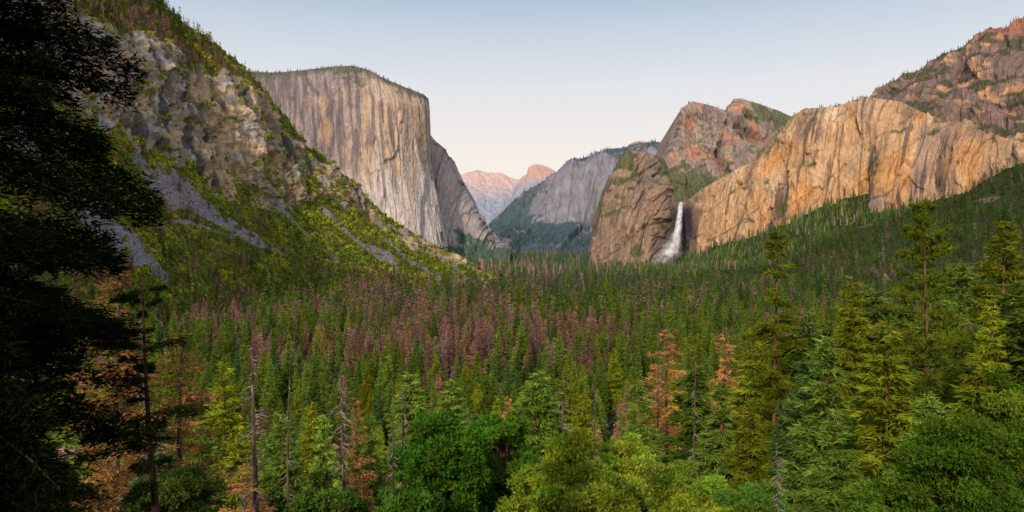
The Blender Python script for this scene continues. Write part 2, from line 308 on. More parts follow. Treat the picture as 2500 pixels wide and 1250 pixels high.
# =================================================================== left mountain
cx=np.array([-500,-200,100,200,300,400,440,520,600,650,700,745,800,880,960,1060,1150,1222])
ry=np.array([-520,-380,-170,-95,-35,12,60,112,175,230,305,365,402,476,542,602,647,677])
ct=np.array([-300,-200,-10,60,105,140,180,200,228,268,332,388,420,492,556,612,654,680])
cb=np.array([150,190,250,275,325,385,415,460,485,490,500,500,495,530,582,627,662,682])
ft=np.array([1200,1010,885,850,820,792,782,766,752,743,735,728,720,710,702,694,689,686])
fD=150*K/(ft-HY); bD=fD*np.interp(cx,[-500,400,800,1060,1222],[1.6,1.37,1.22,1.08,1.005]); tD=bD+np.interp(cx,[-500,500,800,1060,1222],[150,140,80,25,5]); rD=tD+np.interp(cx,[-500,300,600,800,1060,1222],[300,260,130,60,20,5])
mD=(fD+bD)/2; my=(ft+cb)/2+np.interp(cx,[-500,600,1222],[12,8,0])
Z=lambda y,d:list(zip(cx,y,d))
cols=np.interp(np.linspace(-350,1222,1050),cx,np.arange(len(cx)))
s=loft([Z(ry,rD),Z(ct,tD),Z(cb,bD),Z(my,mD),Z(ft+2,fD-5)],1050,[130,200,150,90],back=(-120,300,-120),cols=cols)
P=s.W.reshape(-1,3); v=flat(s.v); px=flat(s.px);py=flat(s.py); Q=s.Q
taper=sstep(1222,1000,px)
cm=np.interp(v,[-1,-.1,.0,.8,1.05,1.9,2.15,4],[0,.2,.35,.5,1,1,.12,0])*np.clip(taper+.15,0,1)
Q2=Q/.75; rk_=granite(Q2,11.,.6,.9,1.2,1.0)
d=(rk_.d+8*ridg(Q,(90,90,24),2,1.))*cm
gul=ridg(Q,(170,170,900),2,4.)
d+= (16*fbm(P,(150,150,150),3,2.)+16*gul+3*fbm(P,(30,30,30),3))*sstep(1.8,2.3,v)*sstep(4,3.6,v)*np.clip(taper+.2,0,1)
displace(s,d)
def seg(px,py,pts,w):
    best=np.full(len(px),9.)
    for (x0,y0,w0),(x1,y1,w1) in zip(pts[:-1],pts[1:]):
        t=np.clip(((px-x0)*(x1-x0)+(py-y0)*(y1-y0))/((x1-x0)**2+(y1-y0)**2),0,1)
        dd=np.hypot(px-(x0+t*(x1-x0)),py-(y0+t*(y1-y0)))/((w0+t*(w1-w0))*w); best=np.minimum(best,dd)
    return best
wob=fbm(P,(45,45,45),4,4.)
T=[[(325,385,18),(370,440,40),(440,490,30),(520,545,20),(620,600,10)],[(30,330,22),(90,430,26),(170,510,30),(270,580,26),(340,640,26),(395,690,18)],
   [(905,515,4),(970,565,6),(1060,630,8),(1150,690,8)],[(780,512,5),(860,590,6),(930,635,15),(960,665,9)],[(250,455,5),(330,500,6),(430,545,6),(560,590,5)],[(560,560,5),(640,610,7),(700,640,5)],[(930,590,4),(1000,640,6),(1080,685,6)],[(640,480,4),(720,560,5),(820,640,5)]]
scr=np.zeros(len(P))
for t in T: scr=np.maximum(scr,sstep(1.05,.8,seg(px,py,t,.95)+1.1*wob))
n2=s.N2.reshape(-1,3); flatn=n2[:,2]
cliffz=sstep(.75,.95,v+.3*fbm(P,(90,90,90),3,8.))*sstep(2.2,1.96,v+.45*fbm(P,(90,90,90),3,9.))
vn=.5+1.5*fbm(P,(75,75,50),4,6.)+.9*(flatn-.5)+.32*sstep(520,760,px)+.2*sstep(1.6,1.9,v)
veg=1-cliffz*sstep(.9,.7,vn)
veg=np.clip(veg,0,1)*(1-scr)
rockc=cc(P,156,147,140); rockc=mixc(rockc,cc(P,184,160,126),sstep(-.02,.28,fbm(P,(90,90,50),3,3.)+.15*sstep(400,520,px))*.8)
rockc=mixc(rockc,cc(P,62,64,72),sstep(.14,.30,fbm(Q,(40,40,150),3,5.))*.85)
rockc=rockc*(1+.35*fbm(P,(14,14,20),3)-.6*rk_.e+1.6*rk_.tone)[:,None]
gc=cc(P,82,86,38); gc=mixc(gc,cc(P,144,126,78),sstep(.0,.25,fbm(P,(60,60,60),3,7.)+.15*cliffz)*.7)
c=mixc(rockc,gc,veg); c=mixc(c,cc(P,132,127,130)*(1+.7*fbm(P,(5,5,5),2)[:,None]),scr)
surf_obj(s,'mountain',M_slope,c); S_L=s; veg_L=veg.reshape(s.px.shape); scr_L=scr.reshape(s.px.shape); clz_L=cliffz.reshape(s.px.shape)
# =================================================================== ground
def zn(Y): return np.interp(Y,[-300,0,20,60,150,400,520],[60,-3,-13,-36,-82,-146,-150])
ys=np.concatenate([np.linspace(-300,0,10),np.linspace(10,600,70),np.geomspace(620,45000,80)]); xs=np.linspace(-1.6,1.6,121)
YY,XX=np.meshgrid(ys,xs,indexing='ij'); X=XX*(np.abs(YY)+300); Zz=zn(YY)
Pg=np.stack([X,YY,Zz],-1).reshape(-1,3); Pg[:,2]+=2.5*fbm(Pg,(40,40,40),3)*sstep(10,60,Pg[:,1])
idx=np.arange(YY.size).reshape(YY.shape); F=np.stack([idx[:-1,:-1],idx[:-1,1:],idx[1:,1:],idx[1:,:-1]],-1).reshape(-1,4)
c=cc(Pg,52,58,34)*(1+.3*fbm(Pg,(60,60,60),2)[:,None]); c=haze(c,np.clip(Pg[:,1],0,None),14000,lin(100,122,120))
o=link(mk('ground',Pg,F,M_slope,c,smooth=True)); o['kind']='structure'
# =================================================================== foliage builders
def nrm(a): return a/(np.linalg.norm(a,axis=-1,keepdims=True)+1e-9)
def leaves(C,D,L,W,r):
    n=len(C); D=nrm(D); S=nrm(np.cross(D,r.normal(size=(n,3))+np.array([0,0,1.5])))
    L=np.broadcast_to(L,(n,))[:,None]; W=np.broadcast_to(W,(n,))[:,None]
    V=np.stack([C-S*W*.5,C+S*W*.5,C+D*L],1).reshape(-1,3); return V,np.arange(3*n).reshape(-1,3)
def tubes(paths,sides=6):
    Vs=[];Fs=[];o=0
    for pts,rad in paths:
        pts=np.array(pts,float); rad=np.array(rad,float); n=len(pts)
        d=nrm(np.gradient(pts,axis=0)); a=nrm(np.cross(d,np.array([.31,.95,.12]))); b=np.cross(d,a)
        th=np.arange(sides)*2*np.pi/sides
        ring=pts[:,None]+rad[:,None,None]*(np.cos(th)[None,:,None]*a[:,None]+np.sin(th)[None,:,None]*b[:,None])
        Vs.append(ring.reshape(-1,3)); i=np.arange(n*sides).reshape(n,sides)+o
        Fs.append(np.stack([i[:-1],np.roll(i[:-1],-1,1),np.roll(i[1:],-1,1),i[1:]],-1).reshape(-1,4)); o+=n*sides
    return np.concatenate(Vs),np.concatenate(Fs)
def conifer(seed,H,R,cb=.15,nbr=120,nl=60,leaf=.8,lw=.3,droop=.18,tilt=.25,color=(.06,.1,.02),tuft=0,pw=.8,thin=.75,lat=.26,lean=0.,cvar=.3,tr=None,gaps=0.0,brs=True):
    r=np.random.default_rng(seed); tr=tr or H*.013
    zz=np.linspace(0,H,14); bend=np.stack([lean*zz+.006*H*np.sin(zz/H*5+seed),.006*H*np.cos(zz/H*4+seed)-.006*H,zz],1)
    tv=tubes([(bend,tr*(1-zz/H)**.8+.02*tr)],8)
    t=np.sort(cb+(.995-cb)*r.random(nbr)**.95); tt=(t-cb)/(1-cb)
    if gaps>0: keep=r.random(nbr)>gaps*(1+np.sin(tt*21+seed))*.5; t=t[keep];tt=tt[keep];nbr=len(t)
    prof=(1-tt)**pw*np.minimum(1,tt*3.5+.55)+.035
    Lb=R*prof*r.uniform(thin,1.12,nbr); A=r.random(nbr)*2*np.pi; el=tilt*(tt*1.6-.5)+r.normal(0,.06,nbr)
    base=np.stack([np.interp(t*H,zz,bend[:,0]),np.interp(t*H,zz,bend[:,1]),t*H],1)
    cnt=np.maximum(4,(nl*(Lb/R)**1.2).astype(int)); bi=np.repeat(np.arange(nbr),cnt); n=len(bi)
    s_=r.random(n)**.7*.95+.05
    if tuft:
        q=np.ceil(s_*tuft)/tuft; s_=np.clip(q+r.normal(0,.03,n),.1,1.03)
    h=np.stack([np.cos(A),np.sin(A),0*A],1)[bi]; sd=np.stack([-np.sin(A),np.cos(A),0*A],1)[bi]; L=Lb[bi][:,None]; s=s_[:,None]
    if tuft:
        tid=(bi*100+np.round(q*tuft).astype(int)*7+r.integers(0,3,n)); rr=np.random.default_rng(seed+1).normal(size=(tid.max()+1,2)); w=np.clip(rr[tid,0],-1.5,1.5)*lat*L[:,0]*.8+r.normal(0,.02,n)*L[:,0]
        dz=rr[tid,1]*.06*L[:,0]
    else:
        w=np.clip(r.normal(0,.5,n),-1,1)*lat*L[:,0]*(1.15-.75*s_); dz=r.normal(0,.05,n)*L[:,0]
    C=base[bi]+h*s*L+sd*w[:,None]; C[:,2]+=(s_*Lb[bi]*np.tan(el[bi])-droop*Lb[bi]*s_**2)+dz-np.abs(w)*.18
    if tuft: D=nrm(r.normal(size=(n,3))+h*.8+np.array([0,0,.5]))
    else: D=h*1.0+sd*(np.sign(w)*.8)[:,None]+r.normal(0,.45,(n,3))+np.array([0,0,-.1])
    V,F=leaves(C,D,leaf*r.uniform(.6,1.3,n),lw*r.uniform(.7,1.3,n),r)
    bc=r.uniform(1-cvar,1+cvar,nbr)[bi]*r.uniform(.75,1.25,n); c=np.array(color)[None]*bc[:,None]
    c[:,0]*=r.uniform(.85,1.15,n)
    c=np.repeat(c,3,0)
    out=dict(trunk=tv,crown=(V,F,c))
    if brs:
        br=[]
        for k in range(0,nbr,1 if nbr<200 else 2):
            ss=np.array([0,.35,.7,1.])*.85; p=base[k]
            hh=np.array([np.cos(A[k]),np.sin(A[k]),0]); q=p+ss[:,None]*Lb[k]*hh; q[:,2]+=ss*Lb[k]*np.tan(el[k])-droop*Lb[k]*ss**2
            br.append((q,tr*.16*(1-ss*.85)*np.clip(Lb[k]/R+.2,.2,1)))
        out['branches']=tubes(br,4)
    return out
def snag(seed,H,R,nbr=40,lean=0.,tr=None,cb=.2,curl=1.,top=1.0):
    r=np.random.default_rng(seed); tr=tr or H*.011
    zz=np.linspace(0,H,18); x=lean*zz+.014*H*np.sin(zz/H*6+seed)*(zz/H); y=.01*H*np.cos(zz/H*5+seed)*(zz/H)
    B=np.stack([x,y,zz],1); tv=tubes([(B,tr*(1-zz/H)**.7*.95+.05*tr)],8); br=[]
    for k in range(nbr):
        t=cb+(.98-cb)*r.random(); L=R*(1-t)**.5*r.uniform(.35,1.1); a=r.random()*6.28; b=np.array([np.interp(t*H,zz,x),np.interp(t*H,zz,y),t*H])
        ss=np.linspace(0,1,7); up=r.uniform(-.2,.5)*curl; h=np.array([math.cos(a),math.sin(a),0]); sd=np.array([-h[1],h[0],0])*r.normal(0,.25)
        q=b+ss[:,None]*L*h+(ss**2)[:,None]*L*sd; q[:,2]+=L*(-.45*ss+up*ss**2*1.3+.12*np.sin(ss*7+k)*ss)
        rr=tr*.22*(1-ss*.85); br.append((q,rr))
        for m in range(4):
            i=r.integers(1,6); l=L*r.uniform(.15,.4); d=nrm(h*.6+r.normal(0,.6,3)); e=np.linspace(0,1,4)[:,None]; p=q[i]+e*l*d; p[:,2]-=.3*l*e[:,0]**2
            br.append((p,rr[i]*.7*(1-e[:,0]*.85)))
    return dict(trunk=tv,branches=tubes(br,4))
def broad(seed,H,R,ch,ncl=55,nl=420,leaf=.28,color=(.06,.13,.02),cvar=.4):
    r=np.random.default_rng(seed); c0=np.array([0,0,H-ch*.5]); d=nrm(r.normal(size=(ncl,3)))
    rad=r.uniform(.25,1.0,ncl)**.5; C=c0+d*rad[:,None]*np.array([R,R,ch*.5])*r.uniform(.75,1.12,(ncl,1)); cr=R*r.uniform(.15,.30,ncl)
    cnt=(nl*(cr/(R*.2))**2).astype(int); bi=np.repeat(np.arange(ncl),cnt); n=len(bi); e=nrm(r.normal(size=(n,3))); e[:,2]=e[:,2]*.7+.05
    q=C[bi]+e*cr[bi][:,None]*(r.random(n)**.35)[:,None]*(1+.8*fbm(C[bi]*3+e*1.9,(1,1,1),2)[:,None])
    V,F=leaves(q,e+r.normal(0,.6,(n,3)),leaf*r.uniform(.6,1.4,n),leaf*.7*r.uniform(.7,1.2,n),r)
    c=np.array(color)[None]*(r.uniform(1-cvar,1+cvar,ncl)[bi]*r.uniform(.75,1.25,n))[:,None]; c[:,0]*=r.uniform(.85,1.2,ncl)[bi]
    zz=np.linspace(0,H*.8,8); tr=H*.02; B=np.stack([.02*H*np.sin(zz/H*4),.02*H*np.cos(zz/H*3)-.02*H,zz],1); tv=tubes([(B,tr*(1-zz/H))],8)
    br=[]
    for k in range(ncl):
        z0=np.clip(C[k,2]-R*r.uniform(.5,1.2),H*.25,H*.75); p0=np.array([np.interp(z0,zz,B[:,0]),np.interp(z0,zz,B[:,1]),z0]); t=np.linspace(0,1,5)[:,None]
        p=p0*(1-t)+C[k]*t; p[:,2]+=.15*R*np.sin(t[:,0]*3.14); br.append((p,tr*.25*(1-t[:,0]*.85)))
    return dict(trunk=tv,crown=(V,F,np.repeat(c,3,0)),branches=tubes(br,4))
def proto(d,bark=None,twig=None):
    out={}
    bark=bark or M_bark; twig=twig or bark
    out['trunk']=mk('trunk',*d['trunk'],bark,smooth=True).data
    if 'crown' in d: out['crown']=mk('crown',d['crown'][0],d['crown'][1],M_fol,d['crown'][2]).data
    if 'branches' in d: out['branches']=mk('branches',*d['branches'],twig,smooth=True).data
    return out
def plant(pr,name,loc,label,group=None,rz=0,sc_=(1,1,1),cat='tree'):
    e=bpy.data.objects.new(name,None); e.location=loc; e.rotation_euler=(0,0,rz); e.scale=sc_; e.empty_display_size=1; link(e); tag(e,label,cat,group)
    for k,me in pr.items():
        link(bpy.data.objects.new(k,me),e)
    return e
occl=[(14.,-100,300,-500),(21.,60,160,700)]
def hero(px,ytop,Y,hw=None):
    x=Y*(px-1250)/K; z0=float(zn(Y))-1; H=Y*(HY-ytop)/K-z0
    if hw: occl.append((Y,px,hw*K/Y*.75,ytop+.2*H*K/Y))
    return (x,Y,z0),H
FB=2.3
GR=lin(82,100,36)*FB; YG=lin(114,122,30)*FB; DG=lin(54,74,34)*FB; ORG=lin(176,128,76)*1.4; RED=lin(122,90,80)*1.6; SHADED=lin(30,38,15)
# ---- dark foreground conifers on the left, shade painted into needle and bark colour
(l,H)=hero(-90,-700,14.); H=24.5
plant(proto(conifer(11,H,4.1,cb=.12,nbr=430,nl=1500,leaf=.165,lw=.046,droop=.26,tilt=.3,color=SHADED,pw=.5,lat=.32,thin=.25,gaps=.5),M_shbark),'fir_tree',l,'huge near-black conifer filling the left edge of the photo with drooping boughs against the sky')
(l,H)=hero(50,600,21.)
plant(proto(conifer(12,H,3.1,cb=.05,nbr=210,nl=900,leaf=.23,lw=.06,droop=.2,color=SHADED*1.1,pw=.5,lat=.32,thin=.35,gaps=.25),M_shbark),'fir_tree',l,'dark shadowed conifer low at the left edge under the boughs of the huge one')
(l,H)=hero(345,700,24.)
plant(proto(conifer(13,H,2.3,cb=.25,nbr=44,nl=560,leaf=.2,lw=.05,droop=.1,color=SHADED*1.2,pw=.3,lat=.24,lean=-.05,thin=.3,tr=.2),M_shbark),'pine_tree',(l[0]+.9,l[1],l[2]),'dark leaning conifer with bare reddish trunk in front of the orange dead trees')
# ---- orange dead trees
pr_or=[proto(conifer(20+i,30,6.4,cb=.12,nbr=210,nl=190,leaf=.55,lw=.12,droop=.12,color=ORG*(.75+.12*i),pw=.7,lat=.32,thin=.35,cvar=.5,gaps=.2),M_snag) for i in range(3)]
def put(pr,px,yt,Y,name,label,hp=30.,w=1.,rz=0,grp=None,R=5.):
    l,H=hero(px,yt,Y,None); k=H/hp
    if R: hero(px,yt,Y,R*k*w)
    return plant(pr,name,l,label,grp,rz,(k*w,k*w,k))
put(pr_or[0],450,805,60,'dead_conifer','bright orange dead conifer behind the dark leaning trunk at lower left',w=1.3)
put(pr_or[1],285,640,55,'dead_conifer','orange dead conifer showing through the dark boughs at far left',w=1.0,rz=1)
put(pr_or[2],600,1130,75,'dead_conifer','small orange dead tree at the bottom edge below the left snag',w=1.3,rz=2)
put(pr_or[1],1770,812,190,'dead_conifer','slim orange dead conifer left of the tall thin pine on the right',w=.85,rz=3)
put(pr_or[0],1625,800,210,'dead_conifer','broader salmon pink dead conifer beside a bare pale trunk right of centre',w=1.1,rz=.5)
put(pr_or[0],865,965,120,'dead_conifer','thin orange dead tree behind the crooked snag at lower left of centre',w=.7,rz=2)
put(pr_or[2],1240,965,210,'dead_conifer','pale orange dead conifer peeking over the bright green broadleaf trees',w=.6,rz=2)
put(pr_or[1],1535,1005,150,'dead_conifer','orange brown dead tree just above the yellow green oak crowns',w=.7,rz=4)
# ---- big green trees, right
(l,H)=hero(2255,488,75.,4.)
plant(proto(conifer(31,H,6.8,cb=.18,nbr=200,nl=1150,leaf=.6,lw=.12,droop=-.08,tilt=.35,color=(YG+GR)*.34,tuft=5,pw=.58,lat=.34,thin=.35,tr=.45,gaps=.35)),'pine_tree',l,'tallest big green pine near the right edge with tufted boughs and brown trunk')
(l,H)=hero(2450,535,80.,8)
plant(proto(conifer(32,H,11,cb=.06,nbr=400,nl=850,leaf=.7,lw=.17,droop=.12,color=YG*.58,pw=.85,lat=.36,thin=.45,gaps=.15)),'fir_tree',l,'broad yellow green conifer rising at the right edge behind the tallest pine')
(l,H)=hero(2080,672,95.,6)
plant(proto(conifer(33,H,8.4,cb=.06,nbr=400,nl=760,leaf=.75,lw=.18,droop=.1,color=YG*.7,pw=.8,lat=.36,thin=.45,gaps=.1)),'fir_tree',l,'light green conical fir left of the tallest right hand pine')
(l,H)=hero(1893,545,110.,4)
plant(proto(conifer(34,H,7.4,cb=.2,nbr=170,nl=800,leaf=.75,lw=.18,droop=.1,tilt=.1,color=YG*.62,pw=.6,lat=.30,thin=.3,gaps=.5,tr=.55)),'pine_tree',l,'tall thin pine with sparse crown and long orange brown trunk right of the waterfall')
(l,H)=hero(2415,730,58.,3)
plant(proto(conifer(35,H,4.8,cb=.06,nbr=240,nl=600,leaf=.45,lw=.12,droop=.1,color=YG*.75,pw=.8,thin=.5)),'fir_tree',l,'smaller pale green fir in front of the broad conifer at the right edge')
pr_g=[proto(conifer(40+i,30,[5.6,6.2,4.6,6.0,5.2][i],cb=[.08,.04,.12,.06,.18][i],nbr=260,nl=230,leaf=.7,lw=.22,droop=.12,color=[GR,YG*.7,GR*.85,DG*1.1,GR*.95][i],pw=[.8,.9,.7,.85,.6][i],lat=.35,thin=[.5,.55,.4,.5,.3][i],gaps=[.1,0,.3,0,.45][i],brs=False)) for i in range(5)]
pr_red=[proto(conifer(50+i,30,[4.8,5.2,4.2][i],cb=[.1,.15,.1][i],nbr=180,nl=120,leaf=.85,lw=.19,droop=.12,color=[RED*.95,lin(142,106,84)*1.5,lin(112,88,82)*1.6][i],pw=.7,lat=.32,thin=.4,brs=False,gaps=.2),M_snag) for i in range(3)]
pr_sn=[proto(snag(60+i,30,[3.8,3.2,4.4][i],nbr=[60,40,75][i],lean=[0,.03,-.02][i]),M_snag,M_twig) for i in range(3)]
for (px,yt,Y,i,w,lab) in [(2170,780,68,1,1.2,'rounded bright green fir between the light fir and the tallest pine'),(2345,640,105,0,1.4,'dark green conifer between the tallest pine and the right edge'),
  (1990,880,100,3,1.4,'dense green conifer under the grey dead tree at right'),(1830,985,85,1,1.3,'bushy green fir left of the foot of the tall thin pine'),(1700,890,140,2,1.4,'green fir behind the leaning bare trunk right of centre'),
  (2490,670,60,4,1.4,'green conifer cut by the right edge of the photo'),(2040,1000,60,0,1.2,'green fir low on the right beside the curly little snag'),(550,880,170,1,1.1,'yellow green pointed fir left of the leftmost tall snag'),
  (760,975,120,1,1.,'small bright fir between the second and third lower left snags'),(1005,905,220,4,1.2,'pointed green fir above the bright broadleaf trees left of centre'),(1100,925,190,0,1.3,'green fir with wide skirt left of centre above the oaks'),
  (1310,905,200,4,1.4,'tall green pine above the oaks at the centre'),(690,1010,95,0,1.2,'mid green conifer behind the second lower left snag'),(380,1040,50,3,1.2,'dark green conifer at the foot of the bright orange dead tree'),
  (1180,1010,120,3,1.3,'deep green conifer behind the bright broadleaf crown'),(2270,960,50,0,1.3,'green fir at the foot of the tallest right hand pine'),(1760,930,120,0,1.2,'green conifer below the slim orange dead tree'),(1950,760,150,4,1.3,'olive green pine right behind the tall thin pine'),
  (2130,690,130,2,1.4,'slender green fir between the light fir and the tallest pine, a little behind'),(2390,860,52,1,1.2,'bright full fir low near the right edge in front of the pale fir'),(1850,800,135,1,1.2,'light green fir just left of the tall thin pine'),(2020,820,85,0,1.2,'mid green fir left of the light conical fir'),
  (1560,930,170,0,1.3,'full green fir left of the salmon pink dead conifer'),(1430,960,180,1,1.2,'yellowish fir above the largest yellow green oak'),(490,1000,100,2,1.0,'slim green fir right of the bright orange dead tree'),(900,1010,130,0,1.1,'green fir between the crooked snag and the fourth lower trunk')]:
    put(pr_g[i],px,yt,Y,'fir_tree',lab,w=w,rz=px)
for (px,yt,Y,i,w,lab) in [(622,830,74,0,1.2,'leftmost of the tall bare snags at lower left with pale drooping twigs'),(718,900,62,1,.7,'straight dark bare trunk second from left among the lower snags'),(845,885,64,2,.9,'crooked bare snag third from left among the lower snags'),
  (948,945,54,1,.7,'thin dark bare trunk fourth from left among the lower snags'),(982,930,75,0,.8,'pale twiggy snag just right of the fourth lower trunk'),(1380,890,130,0,1.,'twiggy grey snag rising above the yellow green oak'),
  (1462,925,120,1,.6,'bare dark trunk with few twigs right of the centre snag'),(1600,795,190,1,.4,'pale bare pole standing by the salmon pink dead conifer'),(1703,840,95,1,.5,'leaning bare trunk with stubs right of centre'),
  (1990,725,150,2,1.,'purple grey dead tree full of fine twigs right of the tall thin pine'),(1908,1075,32,2,.8,'little snag with curly white branches at the bottom right'),(338,745,40,1,1.,'bare curved-twig snag in front of the orange dead tree at left'),(2150,560,330,1,.6,'distant pale bare pole left of the tallest pine')]:
    put(pr_sn[i],px,yt,Y,'bare_snag',lab,w=w,rz=px*1.3,R=0)
bl=[(1085,1010,64,4.2,lin(62,98,26),'rounded rich green broadleaf crown at the bottom left of centre'),(1215,1000,72,4.2,lin(70,104,28),'bright green broadleaf tree touching the one on its left at bottom centre'),(1370,1065,56,4.0,lin(110,126,34),'largest yellow green oak at the bottom centre'),
    (1545,1080,62,3.5,lin(112,126,38),'yellow green oak second from left in the bottom row'),(1640,1120,58,3.1,lin(104,120,38),'small yellow green oak left of the leaning bare trunk foot'),(1725,1190,50,2.7,lin(112,130,38),'low pale green oak crown on the bottom edge right of centre'),
    (2370,985,42,3.8,lin(70,96,26),'leafy green broadleaf tree in the bottom right corner'),(2180,1130,44,2.8,lin(76,100,30),'low leafy crown left of the bottom right broadleaf tree'),(2475,905,52,3.6,lin(80,100,26),'olive green broadleaf crown on the right edge above the corner tree'),
    (1850,1180,40,2.0,lin(74,100,34),'low green broadleaf bush crown behind the curly little snag'),(420,1150,36,2.6,lin(44,58,20),'dark leafy tree at the bottom left beneath the bright orange tree'),(1465,1150,50,2.8,lin(98,114,34),'yellowish leafy crown between the two bottom centre oaks'),
    (800,1160,60,3.2,lin(66,86,30),'dull green leafy crown at the bottom left between bare trunks'),(1000,1170,55,2.6,lin(60,90,28),'green leafy crown at the bottom right of the pale twiggy snag')]
for i,(px,yt,Y,R,c0_,lab) in enumerate(bl):
    l,H=hero(px,yt,Y,R); plant(proto(broad(80+i,H,R,R*2.6,color=c0_*1.9,leaf=.005*Y,ncl=100,nl=330,cvar=.3)),'broadleaf_tree',l,lab,rz=i)
# =================================================================== forest scatter
def lod(seed,lev,sides,jag=.28,pw=.85):
    r=np.random.default_rng(seed); V=[];F=[];S=[];o=0
    for k in range(lev):
        t0=k/lev*.92+.06; t1=min(1.,t0+1.9/lev) if k<lev-1 else 1.0; R=(1-t0)**pw
        th=np.arange(sides)*2*np.pi/sides+r.random()*6; rr=R*r.uniform(1-jag,1+jag,sides); rr[::2]*=.62
        V.append([0,0,t1]); S.append(1.15)
        for a,b in zip(th,rr): V.append([b*math.cos(a),b*math.sin(a),t0+r.normal(0,.02)]); S.append(r.uniform(.65,1.05))
        for q in range(sides): F.append([o,o+1+q,o+1+(q+1)%sides])
        o+=sides+1
    return np.array(V),np.array(F),np.array(S)
def merge(vars_,P,w,h,rz,col,vi):
    Vs=[];Fs=[];Cs=[];o=0
    for k,(V,F,S) in enumerate(vars_):
        m=vi==k; n=m.sum()
        if n==0: continue
        c,s=np.cos(rz[m]),np.sin(rz[m]); X=V[None,:,0]*w[m][:,None]; Y=V[None,:,1]*w[m][:,None]
        q=np.stack([X*c[:,None]-Y*s[:,None]+P[m,0:1],X*s[:,None]+Y*c[:,None]+P[m,1:2],V[None,:,2]*h[m][:,None]+P[m,2:3]],-1)
        Vs.append(q.reshape(-1,3)); Fs.append((F[None]+(np.arange(n)*len(V))[:,None,None]+o).reshape(-1,3)); o+=n*len(V)
        Cs.append((col[m][:,None,:]*S[None,:,None]).reshape(-1,3))
    return np.concatenate(Vs),np.concatenate(Fs),np.concatenate(Cs)
def unitcrown(seed,nbr,nl,leaf,lw,pw,cb):
    H=6.; d=conifer(seed,H,1.,cb=cb,nbr=nbr,nl=nl,leaf=leaf,lw=lw,droop=.15,tilt=.2,color=(1,1,1),pw=pw,lat=.34,thin=.5,brs=False); V,F,c=d['crown']; V=V.copy(); V[:,2]/=H; return V,F,c[:,1]
V_mid=[unitcrown(200+i,85,15,.34,.16,[.75,.9,.55,.8,.65,.4][i],[.05,.1,.12,.04,.2,.3][i]) for i in range(6)]
V_lo=[unitcrown(220+i,38,8,.5,.3,[.8,.9,.6,.5,.75,.4][i],[.05,.05,.1,.2,.05,.25][i]) for i in range(6)]
V_far=[lod(240+i,4,7,.28,[.85,.6,.75,.5][i%4]) for i in range(8)]
pts=[]
Yc=95.
while Yc<9400:
    sp=max(13.5,.0125*Yc) if Yc<2500 else .013*Yc
    hw=Yc*.80+30; xs_=np.arange(-hw,hw,sp); xs_=xs_+rng.uniform(-.7,.7,len(xs_))*sp; yy=Yc+rng.uniform(-.7,.7,len(xs_))*sp
    pts.append(np.stack([xs_,yy],1)); Yc+=sp
pts=np.concatenate(pts); X,Y=pts[:,0],pts[:,1]; z=zn(Y); ppx=1250+K*X/Y; ppy=HY-K*z/Y
fL=np.interp(ppx,cx,ft); rL=np.interp(ppx,cx,ry); fR=np.interp(ppx,pc,fy)
ok=(ppx>-120)&(ppx<2620)&~((ppx<1222)&(ppy<fL+1)&(ppy>rL+16))&~((ppx<1060)&(ppy<fL+1))&~((ppx>1440)&(ppy<fR+1))&~((ppx<1245)&(Y>4200))&~((ppx>1440)&(Y>3700))&(Y<6500)
PV=np.stack([X,Y,z-.5],1)[ok]
def info(P): return 1250+K*P[:,0]/P[:,1], HY-K*P[:,2]/P[:,1]
allP=[PV]; allT=[np.zeros(len(PV))]
tr_R=np.clip(1-sr_R*1.1,0,1)*(S_R.v>0.0)*np.clip(1+1.2*fbm(S_R.W.reshape(-1,3),(90,90,90),2,61.).reshape(S_R.px.shape),.3,1.6); P_,i_,j_=scatter(S_R,tr_R,17.); allP.append(P_); allT.append(np.full(len(P_),1.))
pl=np.where(S_L.v>2.2,np.interp(S_L.v,[2.2,2.8,3.2,3.8],[.09,.35,.85,1.]),0)*(1-.9*scr_L)*(S_L.px<1170); P_,i_,j_=scatter(S_L,pl,14.5); allP.append(P_); allT.append(np.full(len(P_),2.))
pu=np.where((S_L.v<1.05)&(S_L.v>-.3),1.,0)*np.interp(S_L.px,[150,420,520,620,760],[1,1,.55,.14,.05])*(1-clz_L*.8); P_,i_,j_=scatter(S_L,pu,12.); allP.append(P_); allT.append(np.full(len(P_),3.))
def add(S,prob,sp,t):
    P_,i_,j_=scatter(S,prob,sp); allP.append(P_); allT.append(np.full(len(P_),float(t)))
add(S_E,np.where((S_E.v<.12)&(S_E.v>-.7)&(S_E.u<11.8),1,0)*1.,20.,4)
add(S_E,np.where((S_E.v>4.05)&(S_E.px>1000),1,0)*1.,24.,6)
add(S_E2,np.where(S_E2.v>1.95,1,0)+vegE2.reshape(S_E2.px.shape)*.4*(S_E2.v>.3)*(S_E2.v<1.95),30.,6)
add(S_F,np.where((S_F.v<.9)&(S_F.v>-.3),1,0)*1.+np.where(S_F.v>2.7,1.3,0),48.,5)
add(S_D,np.where((S_D.v<.12)&(S_D.v>-.4),.7,.0)+vegD.reshape(S_D.px.shape)*.7*(S_D.v>-.1),21.,4)
add(S_A,np.where((S_A.v<.10)&(S_A.v>-.5),.5,0)+veg_A.reshape(S_A.px.shape)*.5*(S_A.v>0)*(S_A.v<3),20.,4)
add(S_C,veg_C.reshape(S_C.px.shape)*.6*(S_C.v>-.1)+.2*(S_C.v<.1)*(S_C.v>-.3),24.,4)
PA=np.concatenate(allP); TT=np.concatenate(allT); n=len(PA); ppx,ppy=info(PA); Y=PA[:,1]
hh=(13+33*rng.random(n)**1.2)*np.where(TT==4,.5,1)*np.where(TT==2,.75,1)*np.where(TT==3,.75,1)*np.where(TT==5,.8,1)*np.where(TT==1,.85,1)*np.where(TT==6,.85,1)
